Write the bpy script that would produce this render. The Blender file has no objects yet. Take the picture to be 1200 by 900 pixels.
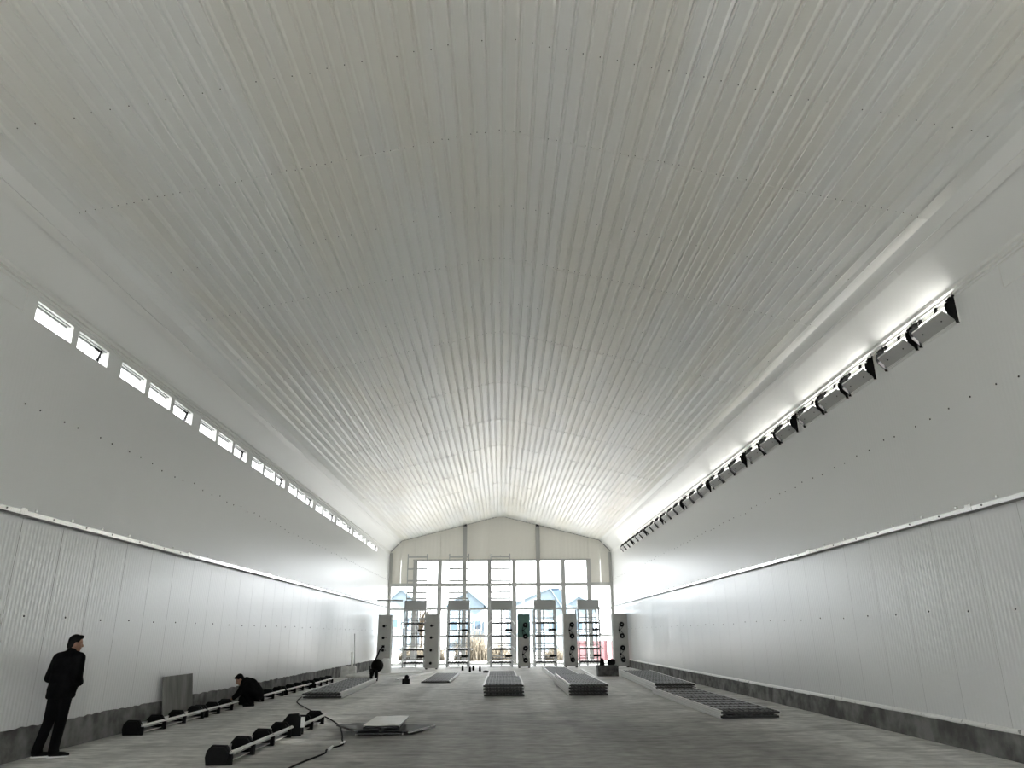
import bpy, bmesh, math, random
from mathutils import Vector, Matrix

random.seed(7)
SC = bpy.context.scene
COL = SC.collection
PI = math.pi

# ------------------------------------------------------------------ camera
def set_camera():
    f, px, py, vx, vy, roll = 860.0, 600.0, 450.0, 587.0, 745.0, 0.0063
    yc = Vector(((vx - px) / f, -(vy - py) / f, -1.0)).normalized()
    a = Vector((1.0, roll, 0.0))
    xc = (a - yc * a.dot(yc)).normalized()
    zc = xc.cross(yc)
    rot = Matrix((xc, yc, zc))            # camera axes -> world axes
    cam = bpy.data.cameras.new('camera')
    cam.sensor_width = 36.0
    cam.lens = f * 36.0 / 1200.0
    cam.clip_end = 400.0
    ob = bpy.data.objects.new('camera', cam)
    COL.objects.link(ob)
    ob.matrix_world = Matrix.Translation((0, 0, 1.62)) @ rot.to_4x4()
    SC.camera = ob
set_camera()

# ------------------------------------------------------------------ world, sun, exposure
EXPOSURE = 2.45
SKY = 1.45
SUN = 18.0
world = bpy.data.worlds.new('overcast_sky')
SC.world = world
world.use_nodes = True
bg = world.node_tree.nodes['Background']
bg.inputs['Color'].default_value = (0.93, 0.97, 1.0, 1)
bg.inputs['Strength'].default_value = SKY
sun = bpy.data.lights.new('sun', 'SUN')
sun.energy = SUN
sun.angle = math.radians(3)
sun.color = (1.0, 0.97, 0.93)
so = bpy.data.objects.new('sun', sun)
COL.objects.link(so)
so.rotation_euler = Vector((-0.84, 0.20, -0.52)).to_track_quat('-Z', 'Y').to_euler()
SC.view_settings.view_transform = 'Standard'
SC.view_settings.look = 'None'
SC.view_settings.gamma = 1.0
SC.view_settings.use_curve_mapping = False
SC.view_settings.exposure = EXPOSURE
SC.cycles.max_bounces = 14
SC.cycles.diffuse_bounces = 10
SC.cycles.glossy_bounces = 6
SC.cycles.sample_clamp_indirect = 12.0
SC.cycles.caustics_reflective = False

# ------------------------------------------------------------------ hall dimensions
W = 6.85            # half width
YF, YE = -7.0, 46.5
Z_PL, Z_RAIL, Z_EAVE = 0.37, 3.29, 6.54
X_KINK, Z_KINK, Z_RIDGE = 6.15, 7.25, 8.775
PITCH = 3.69        # bay of three air openings
OPEN_Z0, OPEN_Z1 = 6.05, 6.37

# ------------------------------------------------------------------ helpers
class MB:
    """collects faces, builds one mesh object"""
    def __init__(self):
        self.v, self.f, self.m, self.s = [], [], [], []
    def add(self, vs, fs, mi=0, smooth=False, mat=None):
        b = len(self.v)
        for p in vs:
            p = Vector(p)
            self.v.append(mat @ p if mat else p)
        for f in fs:
            self.f.append([b + i for i in f]); self.m.append(mi); self.s.append(smooth)
        return self
    def box(self, c, s, mi=0, rot=None, mat=None):
        x, y, z = s[0] / 2, s[1] / 2, s[2] / 2
        vs = [Vector((sx * x, sy * y, sz * z)) for sx in (-1, 1) for sy in (-1, 1) for sz in (-1, 1)]
        if rot: vs = [rot @ p for p in vs]
        vs = [p + Vector(c) for p in vs]
        fs = [(0, 1, 3, 2), (4, 6, 7, 5), (0, 4, 5, 1), (2, 3, 7, 6), (0, 2, 6, 4), (1, 5, 7, 3)]
        return self.add(vs, fs, mi, False, mat)
    def span(self, a, b, mi=0):
        return self.box([(a[i] + b[i]) / 2 for i in range(3)], [abs(b[i] - a[i]) for i in range(3)], mi)
    def bar(self, p, q, w, h=None, mi=0):
        """rectangular bar from p to q"""
        p, q = Vector(p), Vector(q); d = q - p
        r = d.to_track_quat('Y', 'Z').to_matrix()
        return self.box((p + q) / 2, (w, d.length, h or w), mi, r)
    def tube(self, pts, r, n=8, mi=0, caps=True):
        pts = [Vector(p) for p in pts]
        rs = r if isinstance(r, (list, tuple)) else [r] * len(pts)
        vs, fs, up = [], [], None
        for i, p in enumerate(pts):
            d = (pts[min(i + 1, len(pts) - 1)] - pts[max(i - 1, 0)]).normalized()
            if up is None:
                up = Vector((0, 0, 1)) if abs(d.z) < .9 else Vector((1, 0, 0))
            u = d.cross(up).normalized(); w = u.cross(d).normalized(); up = w
            for k in range(n):
                a = 2 * PI * k / n
                vs.append(p + (u * math.cos(a) + w * math.sin(a)) * rs[i])
        for i in range(len(pts) - 1):
            for k in range(n):
                a, b = i * n + k, i * n + (k + 1) % n
                fs.append((a, b, b + n, a + n))
        if caps:
            fs.append(tuple(range(n - 1, -1, -1))); fs.append(tuple(range((len(pts) - 1) * n, len(pts) * n)))
        return self.add(vs, fs, mi, True)
    def prism(self, poly, axis, a, b, mi=0):
        """poly in the two other axes, extruded along axis from a to b"""
        def P(u, v, t):
            return {0: (t, u, v), 1: (u, t, v), 2: (u, v, t)}[axis]
        n = len(poly)
        vs = [P(u, v, a) for u, v in poly] + [P(u, v, b) for u, v in poly]
        fs = [tuple(range(n)), tuple(range(2 * n - 1, n - 1, -1))]
        fs += [(i, i + n, (i + 1) % n + n, (i + 1) % n) for i in range(n)]
        return self.add(vs, fs, mi)
    def ellipsoid(self, c, r, nu=16, nv=10, mi=0, rot=None):
        vs, fs = [], []
        for j in range(1, nv):
            t = PI * j / nv
            for i in range(nu):
                a = 2 * PI * i / nu
                p = Vector((r[0] * math.sin(t) * math.cos(a), r[1] * math.sin(t) * math.sin(a), r[2] * math.cos(t)))
                vs.append((rot @ p if rot else p) + Vector(c))
        top = Vector((0, 0, r[2])); bot = -top
        vs.append((rot @ top if rot else top) + Vector(c)); vs.append((rot @ bot if rot else bot) + Vector(c))
        for j in range(nv - 2):
            for i in range(nu):
                a, b = j * nu + i, j * nu + (i + 1) % nu
                fs.append((a, a + nu, b + nu, b))
        T, B = len(vs) - 2, len(vs) - 1
        for i in range(nu):
            fs.append((T, i, (i + 1) % nu)); l = (nv - 2) * nu
            fs.append((B, l + (i + 1) % nu, l + i))
        return self.add(vs, fs, mi, True)
    def capsule(self, p, q, r0, r1, n=12, sq=1.0):
        """tapered limb with round ends"""
        p, q = Vector(p), Vector(q); d = (q - p).normalized()
        pts, rs = [], []
        for k in range(4):
            a = PI / 2 * (k + .35) / 4
            pts.append(p - d * r0 * math.cos(a)); rs.append(r0 * math.sin(a))
        pts += [p, q]; rs += [r0, r1]
        for k in range(3, -1, -1):
            a = PI / 2 * (k + .35) / 4
            pts.append(q + d * r1 * math.cos(a)); rs.append(r1 * math.sin(a))
        return self.tube(pts, rs, n)
    def build(self, name, mats, parent=None):
        me = bpy.data.meshes.new(name)
        me.from_pydata([tuple(p) for p in self.v], [], self.f)
        for m in (mats if isinstance(mats, (list, tuple)) else [mats]):
            me.materials.append(m)
        me.polygons.foreach_set('material_index', self.m)
        me.polygons.foreach_set('use_smooth', self.s)
        bm = bmesh.new(); bm.from_mesh(me)
        bmesh.ops.recalc_face_normals(bm, faces=bm.faces)
        bm.to_mesh(me); bm.free(); me.update()
        o = bpy.data.objects.new(name, me)
        COL.objects.link(o)
        if parent: o.parent = parent
        return o

def tag(o, label, cat, group=None, kind=None):
    if label: o['label'] = label
    if cat: o['category'] = cat
    if group: o['group'] = group
    if kind: o['kind'] = kind
    return o
def thing(name, label, cat, loc=(0, 0, 0), rotz=0.0, group=None):
    o = bpy.data.objects.new(name, None)
    COL.objects.link(o)
    o.empty_display_size = .1
    o.location = loc; o.rotation_euler = (0, 0, rotz)
    return tag(o, label, cat, group)
def struct(name, mb, mats, label, cat, parent=None):
    o = mb.build(name, mats, parent)
    return tag(o, label, cat, None, 'structure')
def copy_tree(o, parent=None):
    c = o.copy(); COL.objects.link(c)
    if parent: c.parent = parent
    for ch in list(o.children):
        copy_tree(ch, c)
    return c
ORD = ['first', 'second', 'third', 'fourth', 'fifth', 'sixth', 'seventh', 'eighth', 'ninth', 'tenth', 'eleventh', 'twelfth',
       'thirteenth', 'fourteenth', 'fifteenth', 'sixteenth', 'seventeenth', 'eighteenth', 'nineteenth', 'twentieth',
       'twenty-first', 'twenty-second', 'twenty-third', 'twenty-fourth', 'twenty-fifth', 'twenty-sixth']

# ------------------------------------------------------------------ materials
def mat(name, col, rough=.6, metal=0.0, spec=.5, emit=None):
    m = bpy.data.materials.new(name); m.use_nodes = True
    b = m.node_tree.nodes['Principled BSDF']
    b.inputs['Base Color'].default_value = (*col, 1)
    b.inputs['Roughness'].default_value = rough
    b.inputs['Metallic'].default_value = metal
    b.inputs['Specular IOR Level'].default_value = spec
    return m
def N(m, t, **kw):
    n = m.node_tree.nodes.new(t)
    for k, v in kw.items(): setattr(n, k, v)
    return n
def L(m, a, b): m.node_tree.links.new(a, b)
def mixed(name, c1, c2, scale=(1, 1, 1), nscale=2.0, detail=6, rough=.8, bump=0.0, lo=.35, hi=.65, spec=.4, metal=0.0, bscale=None):
    m = mat(name, c1, rough, metal, spec)
    b = m.node_tree.nodes['Principled BSDF']
    tc = N(m, 'ShaderNodeTexCoord'); mp = N(m, 'ShaderNodeMapping'); mp.inputs['Scale'].default_value = scale
    nz = N(m, 'ShaderNodeTexNoise'); nz.inputs['Scale'].default_value = nscale; nz.inputs['Detail'].default_value = detail
    cr = N(m, 'ShaderNodeValToRGB')
    cr.color_ramp.elements[0].position = lo; cr.color_ramp.elements[0].color = (*c1, 1)
    cr.color_ramp.elements[1].position = hi; cr.color_ramp.elements[1].color = (*c2, 1)
    L(m, tc.outputs['Object'], mp.inputs['Vector']); L(m, mp.outputs['Vector'], nz.inputs['Vector'])
    L(m, nz.outputs['Fac'], cr.inputs['Fac']); L(m, cr.outputs['Color'], b.inputs['Base Color'])
    if bump:
        n2 = N(m, 'ShaderNodeTexNoise'); n2.inputs['Scale'].default_value = bscale or nscale * 6; n2.inputs['Detail'].default_value = 5
        bp = N(m, 'ShaderNodeBump'); bp.inputs['Strength'].default_value = bump; bp.inputs['Distance'].default_value = .02
        L(m, mp.outputs['Vector'], n2.inputs['Vector']); L(m, n2.outputs['Fac'], bp.inputs['Height']); L(m, bp.outputs['Normal'], b.inputs['Normal'])
    return m

def sheet_metal(name, col, rough, rib_axis=None, rib_period=.08, rib_amp=.05, dent=.02, dent_scale=1.5, far_dent=0.0, tint=None, spec=.5, metal=0.0):
    """painted steel sheet: fine ribs and slight waviness tilt the shading normal"""
    m = mat(name, col, rough, metal, spec)
    nt = m.node_tree; b = nt.nodes['Principled BSDF']
    tc = N(m, 'ShaderNodeTexCoord'); ge = N(m, 'ShaderNodeNewGeometry'); sp = N(m, 'ShaderNodeSeparateXYZ')
    L(m, tc.outputs['Object'], sp.inputs[0])
    nz = N(m, 'ShaderNodeTexNoise'); nz.inputs['Scale'].default_value = dent_scale; nz.inputs['Detail'].default_value = 3
    L(m, tc.outputs['Object'], nz.inputs['Vector'])
    sub = N(m, 'ShaderNodeVectorMath', operation='SUBTRACT'); sub.inputs[1].default_value = (.5, .5, .5)
    L(m, nz.outputs['Color'], sub.inputs[0])
    sc = N(m, 'ShaderNodeVectorMath', operation='SCALE'); L(m, sub.outputs[0], sc.inputs[0])
    if far_dent:
        mr = N(m, 'ShaderNodeMapRange'); mr.inputs['From Min'].default_value = 12.8; mr.inputs['From Max'].default_value = 13.4
        mr.inputs['To Min'].default_value = dent; mr.inputs['To Max'].default_value = far_dent
        L(m, sp.outputs['Y'], mr.inputs['Value']); L(m, mr.outputs['Result'], sc.inputs['Scale'])
    else:
        sc.inputs['Scale'].default_value = dent
    add = N(m, 'ShaderNodeVectorMath', operation='ADD'); L(m, ge.outputs['Normal'], add.inputs[0]); L(m, sc.outputs[0], add.inputs[1])
    out = add.outputs[0]
    if rib_axis is not None:
        mu = N(m, 'ShaderNodeMath', operation='MULTIPLY'); mu.inputs[1].default_value = 2 * PI / rib_period
        L(m, sp.outputs[rib_axis], mu.inputs[0])
        sn = N(m, 'ShaderNodeMath', operation='SINE'); L(m, mu.outputs[0], sn.inputs[0])
        am = N(m, 'ShaderNodeMath', operation='MULTIPLY'); am.inputs[1].default_value = rib_amp; L(m, sn.outputs[0], am.inputs[0])
        cb = N(m, 'ShaderNodeCombineXYZ'); L(m, am.outputs[0], cb.inputs[rib_axis])
        a2 = N(m, 'ShaderNodeVectorMath', operation='ADD'); L(m, out, a2.inputs[0]); L(m, cb.outputs[0], a2.inputs[1]); out = a2.outputs[0]
    nm = N(m, 'ShaderNodeVectorMath', operation='NORMALIZE'); L(m, out, nm.inputs[0]); L(m, nm.outputs[0], b.inputs['Normal'])
    if tint:
        mp = N(m, 'ShaderNodeMapping'); mp.inputs['Scale'].default_value = (.8, .12, .8)
        n2 = N(m, 'ShaderNodeTexNoise'); n2.inputs['Scale'].default_value = 1.0; n2.inputs['Detail'].default_value = 3
        L(m, tc.outputs['Object'], mp.inputs['Vector']); L(m, mp.outputs['Vector'], n2.inputs['Vector'])
        cr = N(m, 'ShaderNodeValToRGB')
        cr.color_ramp.elements[0].position = .42; cr.color_ramp.elements[0].color = (*col, 1)
        cr.color_ramp.elements[1].position = .62; cr.color_ramp.elements[1].color = (*tint, 1)
        L(m, n2.outputs['Fac'], cr.inputs['Fac']); L(m, cr.outputs['Color'], b.inputs['Base Color'])
    return m

M = {}
M['wall'] = sheet_metal('white_wall_sheet', (.87, .88, .885), .25, 1, .0867, .085, .03, .9, spec=.65)
M['upper'] = sheet_metal('white_upper_sheet', (.85, .86, .85), .33, 1, .0867, .045, .025, .9)
M['ceil'] = sheet_metal('white_roof_sheet', (.85, .855, .84), .36, None, 1, 0, .02, 1.6, .13, (.84, .825, .77), spec=.55, metal=.18)
M['cove'] = sheet_metal('white_cove_sheet', (.86, .865, .85), .32, None, 1, 0, .03, .8)
M['endpan'] = sheet_metal('cream_end_sheet', (.78, .755, .69), .45, 0, .25, .05, .01, 1.0)
M['trim'] = mat('white_trim', (.84, .84, .82), .35)
M['rail'] = mat('bright_rail_steel', (.92, .92, .90), .16, .75)
M['seam'] = mat('seam_and_rail_shade', (.25, .25, .25), .7)
M['groove'] = mat('panel_groove', (.50, .50, .50), .6)
M['screw'] = mat('screw_dark', (.05, .05, .05), .5, .5)
M['floor'] = None
M['plinth'] = mixed('rough_concrete', (.085, .085, .08), (.24, .24, .23), (1, 1, 1), 3.0, 10, .9, 1.0, .38, .66, bscale=11)
M['drip'] = mixed('mortar_drips', (.30, .30, .29), (.88, .88, .86), (1, 1, 1), 7, 4, .4, .2, .30, .37)
M['steel'] = mat('galvanised_steel', (.42, .43, .43), .42, .65)
M['post'] = mat('frame_steel', (.46, .46, .44), .5, 0)
M['white'] = mat('white_steel', (.82, .82, .80), .38)
M['hood'] = mat('grey_hood_steel', (.35, .355, .35), .5, .1)
M['panel'] = mixed('grey_panel_steel', (.38, .38, .36), (.46, .46, .435), (1, 1, 1), 1.5, 4, .5, 0, spec=.4)
M['green'] = mixed('green_film_steel', (.075, .17, .145), (.10, .2, .17), (1, 1, 1), 1.5, 4, .5, 0)
M['black'] = mat('black_plastic', (.006, .006, .006), .7, 0, .12)
M['rubber'] = mat('black_rubber', (.008, .008, .008), .8, 0, .15)
M['flap'] = mat('grey_flap_board', (.48, .48, .47), .5)
M['wire'] = mat('wire_steel', (.15, .15, .145), .5, .5)
M['darkwire'] = mat('dark_wire', (.045, .045, .043), .6, .2, .3)
M['board'] = mixed('weathered_board', (.13, .13, .12), (.27, .27, .25), (1, 1.5, .35), 3.0, 8, .85, .3, .3, .7)
M['cloth'] = mixed('black_cloth', (.004, .004, .0045), (.008, .008, .0085), (1, 1, 1), 12, 3, .95, .2, spec=.05)
M['trouser'] = mat('black_trouser', (.005, .005, .0055), .95, 0, .05)
M['skin'] = mat('skin', (.30, .17, .115), .55)
M['hair'] = mat('black_hair', (.004, .004, .004), .75, 0, .15)
M['sole'] = mat('white_sole', (.75, .75, .73), .6)
M['sheet'] = mixed('cream_sheet', (.55, .54, .48), (.66, .65, .60), (1, 1, 1), 2, 3, .4, 0)
M['dark_shaded_sheet'] = mat('dark_sheet_and_shade', (.06, .06, .058), .6)
M['crate'] = mixed('dark_crate', (.05, .05, .05), (.16, .16, .155), (1, 1, 1), 6, 5, .85, .4)
M['bag'] = mixed('white_bag', (.62, .62, .58), (.8, .8, .77), (1, 1, 1), 5, 4, .7, .3)

def floor_material():
    m = mat('brushed_concrete', (.3, .3, .28), .68, 0, .4)
    b = m.node_tree.nodes['Principled BSDF']
    tc = N(m, 'ShaderNodeTexCoord')
    def noise(scale, s, detail, lo, hi, c0, c1):
        mp = N(m, 'ShaderNodeMapping'); mp.inputs['Scale'].default_value = scale
        nz = N(m, 'ShaderNodeTexNoise'); nz.inputs['Scale'].default_value = s; nz.inputs['Detail'].default_value = detail
        cr = N(m, 'ShaderNodeValToRGB')
        cr.color_ramp.elements[0].position = lo; cr.color_ramp.elements[0].color = (c0, c0, c0, 1)
        cr.color_ramp.elements[1].position = hi; cr.color_ramp.elements[1].color = (c1, c1, c1, 1)
        L(m, tc.outputs['Object'], mp.inputs['Vector']); L(m, mp.outputs['Vector'], nz.inputs['Vector']); L(m, nz.outputs['Fac'], cr.inputs['Fac'])
        return cr.outputs['Color'], nz.outputs['Fac']
    streak, sf = noise((.55, 1.9, 1), 2.4, 8, .28, .72, .72, 1.18)
    patch, _ = noise((.22, .10, 1), 1.3, 5, .35, .65, .88, 1.14)
    track, _ = noise((1.1, .05, 1), .9, 5, .36, .6, .74, 1.04)
    grit, gf = noise((.8, 1.3, 1), 5, 8, .28, .72, .74, 1.18)
    stain, _ = noise((.5, .8, 1), 1.1, 8, .56, .68, 1.0, .70)
    fine, _ = noise((.6, 3.5, 1), 9, 6, .3, .7, .82, 1.12)
    base = N(m, 'ShaderNodeRGB'); base.outputs[0].default_value = (.76, .755, .725, 1)
    cur = base.outputs[0]
    # darker tone in the near middle of the slab, with an uneven edge
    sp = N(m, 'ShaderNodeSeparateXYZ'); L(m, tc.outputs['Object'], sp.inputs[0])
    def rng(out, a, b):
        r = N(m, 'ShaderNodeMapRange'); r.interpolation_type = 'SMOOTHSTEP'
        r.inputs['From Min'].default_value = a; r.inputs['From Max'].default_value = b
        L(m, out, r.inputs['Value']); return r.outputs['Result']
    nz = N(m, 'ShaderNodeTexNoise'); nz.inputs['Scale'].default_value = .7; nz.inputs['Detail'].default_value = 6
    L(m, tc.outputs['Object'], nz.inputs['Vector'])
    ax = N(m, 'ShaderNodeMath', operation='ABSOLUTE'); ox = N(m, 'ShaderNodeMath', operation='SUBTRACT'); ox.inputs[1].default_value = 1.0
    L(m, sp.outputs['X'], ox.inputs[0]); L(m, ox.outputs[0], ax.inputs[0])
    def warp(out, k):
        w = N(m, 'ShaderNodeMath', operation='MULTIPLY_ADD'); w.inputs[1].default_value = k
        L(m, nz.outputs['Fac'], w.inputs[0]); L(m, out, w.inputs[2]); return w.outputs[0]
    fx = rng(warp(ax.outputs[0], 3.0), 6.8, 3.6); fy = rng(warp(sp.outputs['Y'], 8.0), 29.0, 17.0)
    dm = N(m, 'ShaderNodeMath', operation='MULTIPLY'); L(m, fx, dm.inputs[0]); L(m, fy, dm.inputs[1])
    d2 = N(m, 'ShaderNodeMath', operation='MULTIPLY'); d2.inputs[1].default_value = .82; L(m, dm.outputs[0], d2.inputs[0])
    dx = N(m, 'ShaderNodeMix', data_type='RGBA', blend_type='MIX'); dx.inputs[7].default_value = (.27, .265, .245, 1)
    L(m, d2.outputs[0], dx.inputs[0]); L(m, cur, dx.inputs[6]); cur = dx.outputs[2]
    for o in (streak, patch, track, grit, stain, fine):
        mx = N(m, 'ShaderNodeMix', data_type='RGBA', blend_type='MULTIPLY'); mx.inputs[0].default_value = 1.0
        L(m, cur, mx.inputs[6]); L(m, o, mx.inputs[7]); cur = mx.outputs[2]
    L(m, cur, b.inputs['Base Color'])
    bp = N(m, 'ShaderNodeBump'); bp.inputs['Strength'].default_value = .35; bp.inputs['Distance'].default_value = .02
    L(m, sf, bp.inputs['Height']); L(m, bp.outputs['Normal'], b.inputs['Normal'])
    return m
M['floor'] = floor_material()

# ------------------------------------------------------------------ setting: floor
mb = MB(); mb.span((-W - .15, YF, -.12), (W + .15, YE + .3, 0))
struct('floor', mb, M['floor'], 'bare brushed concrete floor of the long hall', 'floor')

# ------------------------------------------------------------------ side walls with three-by-three air openings under the eaves
GROUPS = [12.52 + PITCH * k for k in range(-7, 9)]
OFFS = (0.0, 1.135, 2.265)
def openings():
    out = []
    for k, g in enumerate(GROUPS):
        for j, o in enumerate(OFFS):
            y = g + o
            if 9.5 < y < 41.6: out.append((y, j))
    return out
OPEN = openings()

def wall(side):
    s = side
    mb = MB()
    # seamed inner skin below the openings: a shallow groove every panel
    pw, g = 1.04, .004
    ys, depth = [], []
    y = YF
    k = 0
    while y < YE:
        for dy, d in ((0, 0), (g, .004), (2 * g, 0)):
            ys.append(y + dy); depth.append(d)
        y += pw
    ys.append(YE); depth.append(0)
    def skin(z0, z1, mi, flat=False):
        vs, fs = [], []
        for a, d in zip(ys, depth):
            d = d * (.25 if flat else 1)
            vs += [(s * (W + d), a, z0), (s * (W + d), a, z1)]
        for i in range(len(ys) - 1):
            dark = depth[i] != depth[i + 1]
            fs.append(((2 * i, 2 * i + 2, 2 * i + 3, 2 * i + 1)))
        b = len(mb.v)
        mb.add(vs, [f for f in fs], mi)
        for i in range(len(ys) - 1):
            if depth[i] != depth[i + 1] and not flat: mb.m[-(len(ys) - 1) + i] = 2
    skin(0, Z_RAIL, 0)
    skin(Z_RAIL, OPEN_Z0, 1, True)
    # core, piers between openings, head band
    mb.span((s * (W + .012), YF, 0), (s * (W + .15), YE, OPEN_Z0), 1)
    edges = [YF]
    for yy, j in OPEN: edges += [yy, yy + 1.0]
    edges.append(YE)
    for a, b in zip(edges[::2], edges[1::2]):
        mb.span((s * W, a, OPEN_Z0), (s * (W + .15), b, OPEN_Z1), 1)
    mb.span((s * W, YF, OPEN_Z1), (s * (W + .15), YE, Z_EAVE), 1)
    # screw heads, one or two to a panel, at two heights
    y = YF + .5
    while y < YE - .3:
        for z, dz in ((1.93, .02), (4.85, .04)):
            for q in ((0.0,) if z < 3 else (0.0, .45)):
                mb.ellipsoid((s * (W - .004), y + q + random.uniform(-.06, .06), z + random.uniform(-dz, dz)), (.012, .014, .014), 6, 4, 3)
        y += pw
    o = struct('wall_left' if s < 0 else 'wall_right', mb, [M['wall'], M['upper'], M['groove'], M['screw']],
               'white ribbed steel panel wall on the %s side of the hall' % ('left' if s < 0 else 'right'), 'wall')
    return o
wall(-1); wall(1)

# concrete plinths
def plinth(s):
    mb = MB()
    n = 420
    prof = []
    zt = Z_PL + (.05 if s < 0 else -.02)
    for i in range(n + 1):
        y = YF + (YE - YF) * i / n
        j = random.uniform(-1, 1)
        prof.append((y, zt + j * (.016 if s < 0 else .004), .004 * random.uniform(-1, 1)))
    vs, fs = [], []
    for y, z, d in prof:
        vs += [(s * (W - .035 + d * .4), y, -.02), (s * (W - .03 + d), y, z * .5), (s * (W - .03 + d * .5), y, z), (s * (W + .05), y, z)]
    for i in range(n):
        for k in range(3):
            a = 4 * i + k
            fs.append((a, a + 4, a + 5, a + 1))
    mb.add(vs, fs, 0)
    struct('baseboard_left' if s < 0 else 'baseboard_right', mb, M['plinth'],
           'dark rough concrete kerb at the foot of the %s wall' % ('left' if s < 0 else 'right'), 'kerb')
plinth(-1); plinth(1)
mb = MB()
vs, fs = [], []
n = 220
for i in range(n + 1):
    y = YF + (YE - YF) * i / n
    j = random.uniform(-.004, .004)
    vs += [(W - .036, y, Z_PL - .022 + j), (W - .042, y, Z_PL + .0 + j), (W - .03, y, Z_PL + .035 + j * .5), (W + .02, y, Z_PL + .04)]
for i in range(n):
    for k in range(3):
        a = 4 * i + k; fs.append((a, a + 4, a + 5, a + 1))
mb.add(vs, fs)
struct('trim_1', mb, M['drip'], 'mortar splashed white drip strip on the right wall kerb', 'trim')

# mid-height rails: white angle with bolts
for s in (-1, 1):
    mb = MB()
    y = YF
    while y < YE:
        y2 = min(y + 5.9, YE)
        j = random.uniform(-.008, .008)
        mb.span((s * W, y, Z_RAIL - .005 + j), (s * (W - .055), y2 - .01, Z_RAIL + .005 + j))
        mb.span((s * (W - .012), y, Z_RAIL + .0 + j), (s * (W - .001), y2 - .01, Z_RAIL + .078 + j))
        mb.span((s * (W - .055), y, Z_RAIL - .03 + j), (s * (W - .045), y2 - .01, Z_RAIL + .005 + j), 2)  # dark strip: shadow below the rail painted as a lip
        mb.span((s * (W - .02), y2 - .12, Z_RAIL + .01), (s * (W - .002), y2 + .02, Z_RAIL + .105))
        y = y2
    y = YF + .3
    while y < YE:
        mb.ellipsoid((s * (W - .014), y + random.uniform(-.15, .15), Z_RAIL + .05), (.012, .014, .014), 6, 4, 1)
        mb.span((s * (W - .03), y + .5, Z_RAIL + .085), (s * (W - .005), y + .54, Z_RAIL + .12), 0)
        y += .95
    struct('trim_2' if s < 0 else 'trim_3', mb, [M['rail'], M['screw'], M['seam']],
           'thin white bolted steel rail halfway up the %s wall' % ('left' if s < 0 else 'right'), 'rail')

# eave moulding above the openings, and the fold strip where the cove meets the roof
for s in (-1, 1):
    mb = MB()
    mb.prism([(s * W, Z_EAVE - .09), (s * (W - .035), Z_EAVE - .085), (s * (W - .02), Z_EAVE - .045), (s * (W - .055), Z_EAVE - .02), (s * (W - .05), Z_EAVE + .03), (s * W, Z_EAVE + .03)], 1, YF, YE)
    mb.prism([(s * W, Z_EAVE - .135), (s * (W - .012), Z_EAVE - .13), (s * (W - .012), Z_EAVE - .118), (s * W, Z_EAVE - .115)], 1, YF, YE)
    struct('trim_4' if s < 0 else 'trim_5', mb, M['trim'], 'white moulding along the top of the %s wall' % ('left' if s < 0 else 'right'), 'trim')
    mb = MB()
    y = YF
    while y < YE:
        y2 = min(y + 2.9, YE)
        j = random.uniform(0, .008)
        mb.prism([(s * (6.36), 7.02 - j), (s * (6.345), 7.005 - j), (s * (6.27), 7.10 - j), (s * (6.29), 7.125)], 1, y, y2 + .03)
        y = y2
    struct('trim_6' if s < 0 else 'trim_7', mb, M['trim'], 'narrow white fold strip between cove and ribbed roof on the %s side' % ('left' if s < 0 else 'right'), 'trim')
    mb = MB()
    vs, fs = [], []
    n = 60
    prof = [(W, Z_EAVE), (6.67, 6.74), (6.50, 6.915), (6.33, 7.085), (X_KINK + .04, Z_KINK - .025), (X_KINK, Z_KINK)]
    for i in range(n + 1):
        y = YF + (YE - YF) * i / n
        for k, (x, z) in enumerate(prof):
            vs.append((s * x, y, z + (random.uniform(-.004, .004) if 0 < k < 5 else 0)))
    q = len(prof)
    for i in range(n):
        for k in range(q - 1):
            a = i * q + k; fs.append((a, a + q, a + q + 1, a + 1))
    mb.add(vs, fs, 0, True)
    mb.span((s * (W + .16), YF, Z_EAVE - .02), (s * (W - .0), YE, Z_EAVE + .06))
    struct('trim_8' if s < 0 else 'trim_9', mb, M['cove'], 'smooth white sloping cove sheet above the %s wall' % ('left' if s < 0 else 'right'), 'cove')

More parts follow.
